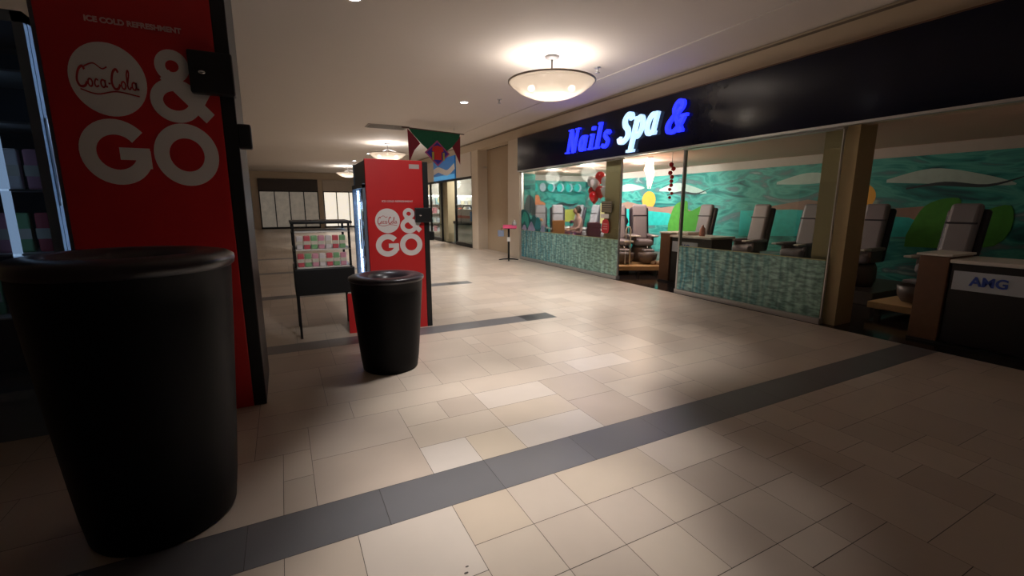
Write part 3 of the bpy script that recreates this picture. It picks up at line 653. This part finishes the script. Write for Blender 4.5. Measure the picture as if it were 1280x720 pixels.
o = MB().lathe([(0,0),(.06,0),(.065,.03),(.06,.1),(.03,.13),(.03,.16),(0,.16)],20,Matrix.Translation((5.72,11.08,.945))).build('sanitizer_bottle', mat('bottle_clear', (.4,.4,.38), .25)); tag(o, 'small grey pump bottle on the pink stand tray', 'bottle')

# ------------------------------------------------------------------ ceiling fixtures
BOWL = mat('bowl_glass', (.85,.8,.74), .35, emit=(1,.9,.8), es=.05, noise=.03)
def bowl(x, y, lab, r=.64):
    t = empty('bowl_pendant', (x, y, H), 0, lab, 'ceiling lamp', 'alabaster bowl pendants along the corridor')
    MB().lathe([(0,-.05),(.05,-.05),(.1,-.03),(.11,0),(0,0)],32).build('canopy', mat('lamp_canopy', (.12,.11,.11), .6), t)
    MB().tube([(0,0,-.04),(0,0,-.50)], .014).build('stem', mat('lamp_canopy', (.12,.11,.11), .6), t)
    for k in range(3):
        a = k*2*PI/3; MB().tube([(0,0,-.2),(r*.93*math.cos(a),r*.93*math.sin(a),-.345)], .006).build('support_wire', SILVER, t)
    MB().lathe([(0,-.60),(r*.25,-.59),(r*.5,-.555),(r*.75,-.485),(r*.92,-.40),(r,-.35),(r-.012,-.345),(r*.9,-.395),(r*.73,-.475),(r*.5,-.54),(r*.25,-.575),(0,-.585)],64).build('bowl', BOWL, t)
    MB().lathe([(r*.985,-.365),(r*1.012,-.36),(r*1.012,-.345),(r*.985,-.345),(r*.985,-.365)],64).build('rim', mat('lamp_rim', (.3,.25,.22), .4, .5), t)
    for dx in (-.3,.3):
        a = FR; MB().ico((dx*math.cos(a), dx*math.sin(a), -.44), .05, (1,1,.8), 2).build('bulb', mat('lamp_bulb', (1,1,1), .5, emit=(1,.93,.82), es=30), t)
    return t
# the bowl glass lets its lamps glow through
nt = BOWL.node_tree; pb = nt.nodes['Principled BSDF']; tl = nt.nodes.new('ShaderNodeBsdfTransparent'); tl.inputs[0].default_value = (1,.95,.88,1)
tr_ = nt.nodes.new('ShaderNodeBsdfTranslucent'); tr_.inputs[0].default_value = (.9,.84,.76,1)
m1 = nt.nodes.new('ShaderNodeMixShader'); m1.inputs[0].default_value = .25; m2 = nt.nodes.new('ShaderNodeMixShader'); m2.inputs[0].default_value = .3
nt.links.new(pb.outputs[0], m1.inputs[1]); nt.links.new(tr_.outputs[0], m1.inputs[2]); nt.links.new(m1.outputs[0], m2.inputs[1]); nt.links.new(tl.outputs[0], m2.inputs[2])
nt.links.new(m2.outputs[0], nt.nodes['Material Output'].inputs[0])
bowl(3.72, 6.0, 'large glowing frosted bowl pendant nearest the salon sign'); bowl(3.5, 16.5, 'glowing frosted bowl pendant farther off, above the red cooler'); bowl(3.5, 27., 'small distant glowing bowl pendant far down the corridor')
DL = mat('downlight_lens', (1,1,1), .5, emit=(.95,.97,1), es=14)
def downlight(x, y, lab, e=None):
    t = empty('downlight', (x, y, H), 0, lab, 'ceiling lamp', 'recessed downlights of the corridor ceiling')
    MB().lathe([(.07,-.001),(.09,-.008),(.1,-.002),(.1,0)],32).build('trim_ring', WHITEP, t)
    MB().lathe([(0,-.005),(.072,-.005),(.072,-.001),(0,-.001)],32).build('lens', DL, t)
downs = [(3.64,9.37,'round downlight between the banner and the near bowl pendant'), (.86,5.35,'round downlight above the red cooler'), (3.48,20.1,'distant downlight beyond the banner'), (3.38,23.6,'farthest visible downlight left of the second bowl pendant')]
for x, y, l_ in downs: downlight(x, y, l_)
def sprinkler(x, y, lab):
    t = empty('sprinkler_head', (x, y, H), 0, lab, 'sprinkler')
    MB().lathe([(0,-.01),(.045,-.01),(.05,0),(0,0)],20).build('escutcheon', SILVER, t)
    MB().cyl((0,0,-.07),.014,.06,12).build('body', SILVER, t); MB().cyl((0,0,-.085),.035,.008,16).build('deflector', SILVER, t)
sprinkler(4.64, 6.12, 'small sprinkler head right of the near bowl pendant'); sprinkler(4.18, 8.77, 'small sprinkler head between bowl pendant and downlight')
t = empty('ceiling_vent', (2.8, 13.1, H), .0, 'grey slotted air vent in the ceiling left of the banner', 'vent')
MB().box((-.55,-.3,-.012),(.55,.3,0)).build('frame', mat('vent_grey', (.33,.3,.27), .6), t)
for k in range(5): MB().box((-.5,-.24+k*.12,-.02),(.5,-.2+k*.12,-.012)).build('slat', mat('vent_slat', (.2,.18,.16), .6), t)

# ------------------------------------------------------------------ banner
bx0, by0, bx1, by1 = 2.98, 12.08, 4.80, 12.50
t = empty('hanging_banner', (bx0, by0, 3.5), math.atan2(by1-by0, bx1-bx0), 'green and dark red pennant banner hanging on a rod from the ceiling', 'banner')
L_ = math.hypot(bx1-bx0, by1-by0)
MB().tube([(-.02,0,0),(L_+.04,0,0)], .016).build('rod', mat('dark_rod', (.08,.03,.025), .5), t)
for x in (.3, L_-.3): MB().tube([(x,0,0),(x,0,.15)], .004).build('cord', SILVER, t)
GRN = mat('banner_green', (.003,.11,.05), .75, noise=.2, scale=4); DRD = mat('banner_red', (.22,.012,.03), .75, noise=.15)
u = lambda a: a*L_
def flag(poly, d, m, nm): return MB().prism([(u(a), -b) for a, b in poly], d-.005, d+.004).build(nm, m, t)
flag([(.09,0),(.14,.12),(.28,.36),(.54,.72),(.80,.38),(.93,.12),(.95,0)][::-1], 0, GRN, 'green_cloth')
flag([(.075,.02),(.085,.86),(.17,.55),(.27,.36),(.15,.14)], .012, DRD, 'red_pennant'); flag([(.955,.06),(.80,.34),(.88,.6),(.945,.84)], .012, DRD, 'red_pennant')
flag([(.54,.24),(.75,.58),(.54,.93),(.33,.58)], -.012, mat('banner_pink', (.45,.08,.22), .75), 'emblem_border')
flag([(.54,.29),(.72,.58),(.54,.88),(.36,.58)], -.024, mat('banner_purple', (.05,.03,.3), .75, noise=.3), 'emblem_field')
flag([(.46,.42),(.54,.38),(.62,.42),(.64,.52),(.60,.56),(.60,.76),(.48,.76),(.48,.56),(.44,.52)], -.034, mat('banner_scarlet', (.6,.03,.02), .75), 'emblem_figure')
for a in (.44,.62): flag([(a,.56),(a+.035,.56),(a+.03,.77),(a+.005,.77)], -.036, mat('banner_gold', (.45,.42,.06), .75), 'emblem_bar')

# ------------------------------------------------------------------ tapered bins
def bin_(x, y, r0, r1, h, lab):
    t = empty('litter_bin', (x, y, 0), 0, lab, 'bin', None)
    pr = [(0,0),(r0*.96,0),(r0,.015*h)]
    for k in range(1, 9):
        q = k/8; pr.append((r0+(r1*.96-r0)*(q**.82), q*.955*h))
    pr += [(r1*.975,.958*h),(r1*.94,.93*h),(r0*.9,.3*h),(0,.28*h)]
    MB().lathe(pr, 72).build('body', BLACKP, t)
    MB().lathe([(r1*.955,.94*h),(r1*.99,.95*h),(r1,.965*h),(r1*.995,.98*h),(r1*.93,.992*h),(r1*.78,1.0*h),(r1*.66,.995*h),(r1*.52,.96*h),(r1*.45,.90*h),(r1*.44,.80*h)],72).build('funnel_rim', RIM, t)
    return t
bin_(.81, 4.12, .25, .335, .885, 'black tapered litter bin standing in front of the lit red cooler')
bin_(-.62, 2.52, .29, .40, 1.30, 'large dim black tapered bin at the far left foreground')

# ------------------------------------------------------------------ drinks coolers
def script_word(mb, M, w):
    # cursive "Coca-Cola": strokes in a 0..1 x 0..0.4 box
    def s(P, ww=w): mb.ribbon(spline(P, 6), ww, -.0012, .0, M)
    s([(.16,.27),(.13,.31),(.07,.26),(.03,.14),(.06,.06),(.13,.06),(.18,.12)], w*1.5)
    s([(.16,.31),(.3,.36),(.42,.30),(.5,.33)], w*.8)
    for cx in (.22,.41,.72,): s(arc(cx,.11,.032,.048,0,360,12), w)
    s([(.34,.145),(.31,.16),(.285,.11),(.30,.065),(.345,.08)], w)
    s([(.445,.16),(.445,.08),(.475,.075)], w); s([(.49,.115),(.525,.12)], w)
    s([(.66,.27),(.63,.31),(.575,.26),(.545,.14),(.575,.06),(.63,.06),(.67,.12)], w*1.5)
    s([(.775,.1),(.82,.26),(.81,.31),(.785,.24),(.785,.1),(.81,.065),(.84,.1)], w)
    s(arc(.885,.11,.032,.048,0,360,12), w); s([(.918,.16),(.92,.08),(.96,.075)], w)
    s([(.06,.02),(.3,-.03),(.6,.02),(.95,-.02)], w*.8)
def cooler(x, y, sx, sz, z0, htop, dep, lab, box=True, small_text='ICE COLD REFRESHMENT'):
    """side panel faces -Y; width along X (0.66*sx), panel graphics scaled"""
    W = .66*sx
    t = empty('drinks_cooler', (x, y, 0), 0, lab, 'cooler')
    MB().box((0,0,.0),(W,.04,htop),.006).build('red_side_panel', RED, t)
    MB().box((W,.0,0),(W+.065*sx,dep,htop-.01),.006).build('back_panel', BLACKM, t)
    MB().box((0,dep-.04,0),(W,dep,htop),.004).build('far_side_panel', PANELGREY, t)
    MB().box((0.01,.04,htop-.3*sz),(W,dep-.04,htop-.01),.004).build('header_box', PANELGREY, t)
    MB().box((0.01,.04,0),(W,dep-.04,.5*sz)).build('lower_box', BLACKM, t)
    MB().box((W-.03,.04,.5*sz),(W-.002,dep-.04,htop-.3*sz)).build('rear_lining', mat('cooler_lining', (.55,.62,.7), .4), t)
    d = MB().box((-.025,.06,.52*sz),(-.02,dep-.05,htop-.3*sz)).build('glass_door', FRIDGE_GLASS, t)
    fr_ = MB()
    for a, b in ((.04,.085),(dep-.09,dep-.04)): fr_.box((-.03,a,.5*sz),(0,b,htop-.28*sz))
    fr_.box((-.03,.04,.5*sz),(0,dep-.04,.55*sz)).box((-.03,.04,htop-.32*sz),(0,dep-.04,htop-.27*sz)); fr_.build('door_frame', PANELGREY, d)
    MB().tube([(-.06,.12,1.0*sz),(-.06,.12,1.35*sz)], .012).build('door_handle', SILVER, d)
    for yy in (.10, dep-.12): MB().box((.02,yy,.58*sz),(.045,yy+.03,htop-.33*sz)).build('light_strip', LED, t)
    for k in range(5):
        z = (.6+.24*k)*sz; MB().box((.03,.05,z-.012),(W-.05,dep-.05,z)).build('shelf', PANELGREY, t)
    # graphics (coordinates measured on the panel, metres before scaling)
    G = Matrix.Translation((0,-.0,z0)) @ Matrix.Diagonal((sx,1,sz,1))
    M0 = G @ Matrix.Translation((0,-.0,0))
    g = MB().prism([(a, b) for a, b in blob(.225,1.325,.142,.142,48)], -.003, .001, M0).build('white_disc', WHITE, t)
    k = MB(); script_word(k, G @ Matrix.Translation((.105,-.0035,1.275)) @ Matrix.Diagonal((.24,1,.3,1)), .022); k.build('script_wordmark', mat('logo_red', (.5,.03,.03), .5), g)
    k = MB()
    k.ribbon(arc(.215,1.04,.107,.102,38,338,32), .062, -.003, .001, M0)
    k.ribbon([(.225,1.035),(.342,1.035)], .05, -.0034, .001, M0); k.ribbon([(.318,1.05),(.318,.975)], .052, -.0038, .001, M0)
    k.build('letter_g', WHITE, t)
    MB().ribbon(arc(.492,1.04,.104,.102,0,360,48)[:-1], .062, -.003, .001, M0, closed=True).build('letter_o', WHITE, t)
    k = MB(); k.ribbon(arc(.475,1.405,.048,.045,0,360,32)[:-1], .042, -.003, .001, M0, closed=True)
    k.ribbon(arc(.475,1.265,.078,.065,0,360,40)[:-1], .05, -.0034, .001, M0, closed=True)
    k.ribbon([(.44,1.37),(.61,1.20)], .055, -.0038, .001, M0); k.ribbon([(.55,1.235),(.60,1.315)], .048, -.0042, .001, M0)
    k.build('ampersand', WHITE, t)
    tx = text_mesh('small_lettering', small_text, .028, mat('faded_white', (.75,.45,.45), .5), t, (W*.53,-.004,z0+1.548*sz), (PI/2,0,0), .003, .001)
    tx.scale = (.36*sx/max(.01, tx.dimensions.x), sz, 1)
    MB().box((.5*sx,-.004,z0+1.925*sz),(.62*sx,.0,z0+1.975*sz)).build('data_sticker', mat('sticker', (.5,.42,.4), .6), t)
    if box:
        lb = MB().box((.545*sx,-.06,z0+1.30*sz),(.735*sx,.04,z0+1.475*sz),.012).build('lock_box', BLACKM, t)
        MB().ico((.6*sx,-.062,z0+1.385*sz), .012*sx, (1.4,.5,.8), 2).build('glint_bead', CHROME, lb)  # chrome bead added as the small highlight on the box
        MB().box((W+.06*sx,.0,z0+1.08*sz),(W+.125*sx,.08,z0+1.19*sz),.012).build('door_latch', BLACKM, t)
    return t
cooler(.87, 5.34, 1.0, 1.0, 0, 2.02, .92, 'lit red and black drinks cooler with GO lettering behind the small bin')
cooler(-1.17, 3.72, 1.31, 1.5, .27, 3.35, .8, 'oversized dim red cooler with GO lettering behind the large bin')
# drinks inside the lit cooler
dc_ = [((.5,.05,.03),'red'), ((.1,.25,.5),'blue'), ((.1,.35,.1),'green'), ((.6,.4,.05),'orange'), ((.5,.5,.55),'silver')]
proto = {}
for c, nm in dc_:
    proto[nm] = None
for k in range(5):
    z = .6+.24*k
    for j in range(6):
        c, nm = dc_[(k+j*2) % 5]
        x_, y_ = .95, 5.34+.2+j*.105
        if proto[nm] is None:
            o = empty('drink_bottle', (x_, y_, z)); 
            MB().lathe([(0,0),(.032,0),(.034,.02),(.034,.12),(.02,.16),(.013,.18),(.013,.19),(0,.19)],16).build('bottle', mat('drink_'+nm, c, .25), o)
            MB().cyl((0,0,.188),.015,.015,12).build('cap', WHITEP, o); proto[nm] = o
        else: o = copy_tree(proto[nm]); o.location = (x_, y_, z)
        tag(o, nm+' drink bottle on a shelf inside the lit cooler', 'bottle', nm+' bottles inside the lit cooler')
# snack rack beside the cooler
t = empty('snack_rack', (.08, 5.45, 0), 0, 'low black and red snack rack left of the lit cooler', 'rack')
fm = MB()
for x in (0,.58):
    for y in (0,.6): fm.box((x,y,0),(x+.025,y+.025,1.3))
fm.build('frame', BLACKM, t)
MB().box((.53,-.01,.0),(.66,.02,.48),.004).build('red_kick_panel', RED, t)
MB().box((-.01,-.01,.5),(.63,.63,.8),.01).build('drawer_box', BLACKM, t)
for z in (.82,1.02,1.22): MB().box((0,0,z-.015),(.6,.6,z)).build('shelf', WHITEP, t)
MB().box((-.01,-.02,1.3),(.63,.63,1.33),.005).build('top_board', BLACKM, t)
wr = MB()
for k in range(4): wr.tube([(.66,.02,.05+.1*k),(.74,.1,.1+.09*k),(.79,.3,.06+.1*k)], .005)
wr.build('cable', BLACKM, t)
pc = [((.7,.12,.15),'red'), ((.8,.75,.75),'white'), ((.75,.35,.45),'pink'), ((.25,.5,.25),'green')]
pp = {}
for iz, z in enumerate((.82,1.02)):
    for j in range(7):
        c, nm = pc[(j*3+iz) % 4]; x_ = .08+.07+j*.075
        if nm not in pp:
            o = empty('snack_pack', (x_, 5.5, z)); MB().box((-.032,-.02,0),(.032,.02,.15),.01).build('wrapper', mat('pack_'+nm, c, .4), o)
            MB().box((-.032,-.022,.05),(.032,-.0195,.09)).build('print_band', mat('pack_band', (.7,.65,.55), .5), o); pp[nm] = o
        else: o = copy_tree(pp[nm]); o.location = (x_, 5.5, z)
        tag(o, nm+' snack pack standing on the snack rack', 'snack', nm+' packs on the snack rack')
# glass-door fridge at far left
t = empty('glass_fridge', (-2.12, 3.8, 0), 0, 'dim glass-door fridge with shelves at the far left edge', 'fridge')
MB().box((0,.04,0),(.04,.7,2.6)).box((.84,.04,0),(.88,.7,2.6)).box((0,.66,0),(.88,.7,2.6)).box((0,.04,2.55),(.88,.7,2.6)).box((0,.04,0),(.88,.7,.3)).build('cabinet', PANELGREY, t)
for z in (.8,1.2,1.6,2.0,2.3): MB().box((.04,.1,z-.012),(.84,.64,z)).build('shelf', WHITEP, t)
d = MB().box((.04,.0,.32),(.84,.008,2.55)).build('glass_door', FRIDGE_GLASS, t)
MB().box((0,-.01,.3),(.05,.03,2.6)).box((.83,-.01,.3),(.88,.03,2.6)).box((0,-.01,2.54),(.88,.03,2.6)).box((0,-.01,.28),(.88,.03,.34)).build('door_frame', PANELGREY, d)
MB().box((.6,.1,.85),(.64,.12,2.5)).build('light_strip', mat('weak_led', (.8,.85,.9), .5, emit=(.7,.85,1), es=.35), t)
for z in (.8,1.2,1.6):
    for j in range(8):
        c, nm = pc[(j+int(z*5)) % 4]
        o = copy_tree(pp[nm]) if nm in pp else None
        if o: o.location = (-2.0+j*.1, 4.05, z); o.scale = (1.2,1.2,1.7); tag(o, nm+' packet on a shelf of the dim fridge at far left', 'snack', nm+' packets in the dim left fridge')

# ------------------------------------------------------------------ far end of the corridor
def far_shop(x0, x1, y, em, lab, facing='y'):
    t = empty('far_shopfront', ((x0+x1)/2, y, 0), 0, lab, 'shopfront'); w = (x1-x0)/2
    MB().box((-w,-.1,2.45),(w,0,3.2),.01).build('sign_band', mat('far_band_'+('warm' if em > .5 else 'dark'), (.5,.45,.4) if em > .5 else (.06,.05,.05), .6), t)
    f = MB(); 
    for k in range(5): xx = -w+k*(2*w-.06)/4; f.box((xx,-.08,0),(xx+.06,0,2.45))
    f.box((-w,-.08,2.38),(w,0,2.45)).box((-w,-.08,0),(w,0,.12)); f.build('frame', BLACKM, t)
    MB().box((-w,-.03,.12),(w,-.01,2.38)).build('lit_window', mat('far_window_'+('lit' if em > .5 else 'dim'), (.5,.45,.38), .4, emit=(1,.9,.75), es=em, noise=.4, scale=3), t)
far_shop(2.6, 5.9, YB-.02, .75, 'bright warm shopfront at the far right end of the corridor')
far_shop(-1.2, 2.3, YB-.02, .08, 'dim shopfront at the far end of the corridor behind the snack rack')
far_shop(-6.5, -1.6, YB-.02, .05, 'dim shopfront at the far left end of the corridor')

# ------------------------------------------------------------------ lights
def spot(x, y, z, tx, ty, tz, W, ang, blend=.6, col=(1,.9,.8), r=.12):
    l = bpy.data.lights.new('spot', 'SPOT'); l.energy = W; l.spot_size = math.radians(ang); l.spot_blend = blend; l.color = col; l.shadow_soft_size = r
    o = bpy.data.objects.new('lamp_or_fill_spot', l); C.objects.link(o); o.location = (x, y, z)
    o.rotation_euler = (Vector((tx,ty,tz))-Vector((x,y,z))).to_track_quat('-Z', 'Y').to_euler(); return o
def point(x, y, z, W, col=(1,.9,.8), r=.1, nm='lamp_light'):
    l = bpy.data.lights.new(nm, 'POINT'); l.energy = W; l.color = col; l.shadow_soft_size = r
    o = bpy.data.objects.new(nm, l); C.objects.link(o); o.location = (x, y, z); return o
def area(x, y, z, sx, sy, W, col=(1,.9,.8), rot=(0,0,0)):
    l = bpy.data.lights.new('panel', 'AREA'); l.shape = 'RECTANGLE'; l.size = sx; l.size_y = sy; l.energy = W; l.color = col
    o = bpy.data.objects.new('panel_light', l); C.objects.link(o); o.location = (x,y,z); o.rotation_euler = rot; return o
WARM = (1,.96,.93)
# walkway pools: near spots added without fixtures, narrowed so the sides stay dim
for d, W, a in ((1.7,230,36),(2.8,300,46),(4.3,420,56)):
    px, py = d*.454, d*.891
    spot(px, py, H-.03, px, py, 0, W, a, .75, WARM, .15)
spot(3.72, 6.0, 3.0, 3.72, 6.4, 0, 420, 100, .8, WARM, .3)
spot(3.64, 9.37, H-.03, 3.64, 9.37, 0, 420, 100, .8, WARM, .1)
spot(3.2, 3.5, H-.03, 3.35, 3.7, 0, 210, 46, .8, WARM, .15)  # added fill for the floor on the right, no fixture
spot(2.0, 1.6, H-.03, 1.75, 1.5, 0, 60, 30, .8, WARM, .15)  # added fill for the near right floor corner
spot(.4, 1.9, H-.03, .3, 2.1, 0, 70, 30, .8, WARM, .15)  # added fill for the near left floor corner
spot(.86, 5.35, H-.03, 2.2, 4.6, 0, 60, 60, .8, (.92,.94,1), .1)
spot(3.5, 13.5, H-.03, 3.5, 13.5, 0, 500, 105, .8, WARM, .1)
spot(3.5, 18., H-.03, 3.5, 19., 0, 500, 110, .8, WARM, .1)
spot(3.5, 25., H-.03, 3.5, 25., 0, 500, 115, .8, WARM, .1)
spot(.9, 2.2, H-.05, 1.2, 5.34, 1.2, 230, 40, .6, WARM, .15)    # added front fill aimed at the cooler side, no fixture
spot(3.9, 6.2, H-.05, 6.0, 9.0, 1.1, 430, 75, .8, WARM, .2)  # added spot brightening the salon window and its frosted film
# bowls light the ceiling
for x, y, W in ((3.72,6.0,34),(3.5,16.5,45),(3.5,27,45)): point(x, y, H-.42, W, WARM, .1)
# salon
for y in (8.4, 10.0, 11.4): spot(7.5, y, 2.42, SX1, y+.8, 1.2, 150, 110, .5, (1,.95,.9), .1)  # mural washers added without fixtures, tilted so the near bay stays dim
spot(7.6, 10.6, 2.42, 7.8, 13.1, 1.3, 110, 100, .5, (1,.95,.9), .1)  # added washer for the end wall mural
for x, y, W in ((7.0,11.2,30),(7.1,9.6,50),(6.9,8.3,30),(7.5,7.9,22)): point(x, y, 2.3, W, (1,.9,.82), .2)
point(6.9, 7.2, 1.75, 10, (1,.7,.45), .1)
# shop
for x, y, W in ((7.2,15.8,80),(7.2,17.3,70),(7.4,20.2,110)): point(x, y, 2.5, W, (1,.95,.88), .2)
point(.98, 6.0, 1.5, 6, (.75,.87,1), .1)

w = bpy.data.worlds.new('World'); S.world = w; w.use_nodes = True
w.node_tree.nodes['Background'].inputs[0].default_value = (.9,.85,.8,1); w.node_tree.nodes['Background'].inputs[1].default_value = .008

# ------------------------------------------------------------------ camera
cam = bpy.data.cameras.new('camera'); co = bpy.data.objects.new('camera', cam); C.objects.link(co); S.camera = co
cam.sensor_fit = 'HORIZONTAL'; cam.sensor_width = 36; cam.lens = 36*557/1280; cam.clip_start = .05; cam.clip_end = 200
co.location = (0,0,1.5); co.rotation_euler = (PI/2-math.atan(103/557), 0, -math.radians(27.03))
vs_ = S.view_settings; vs_.view_transform = 'Standard'; vs_.look = 'None'; vs_.gamma = 1; vs_.use_curve_mapping = False; vs_.exposure = .2
S.cycles.use_denoising = True; S.cycles.caustics_reflective = False; S.cycles.caustics_refractive = False; S.cycles.max_bounces = 8; S.cycles.transparent_max_bounces = 16; S.cycles.sample_clamp_indirect = 4
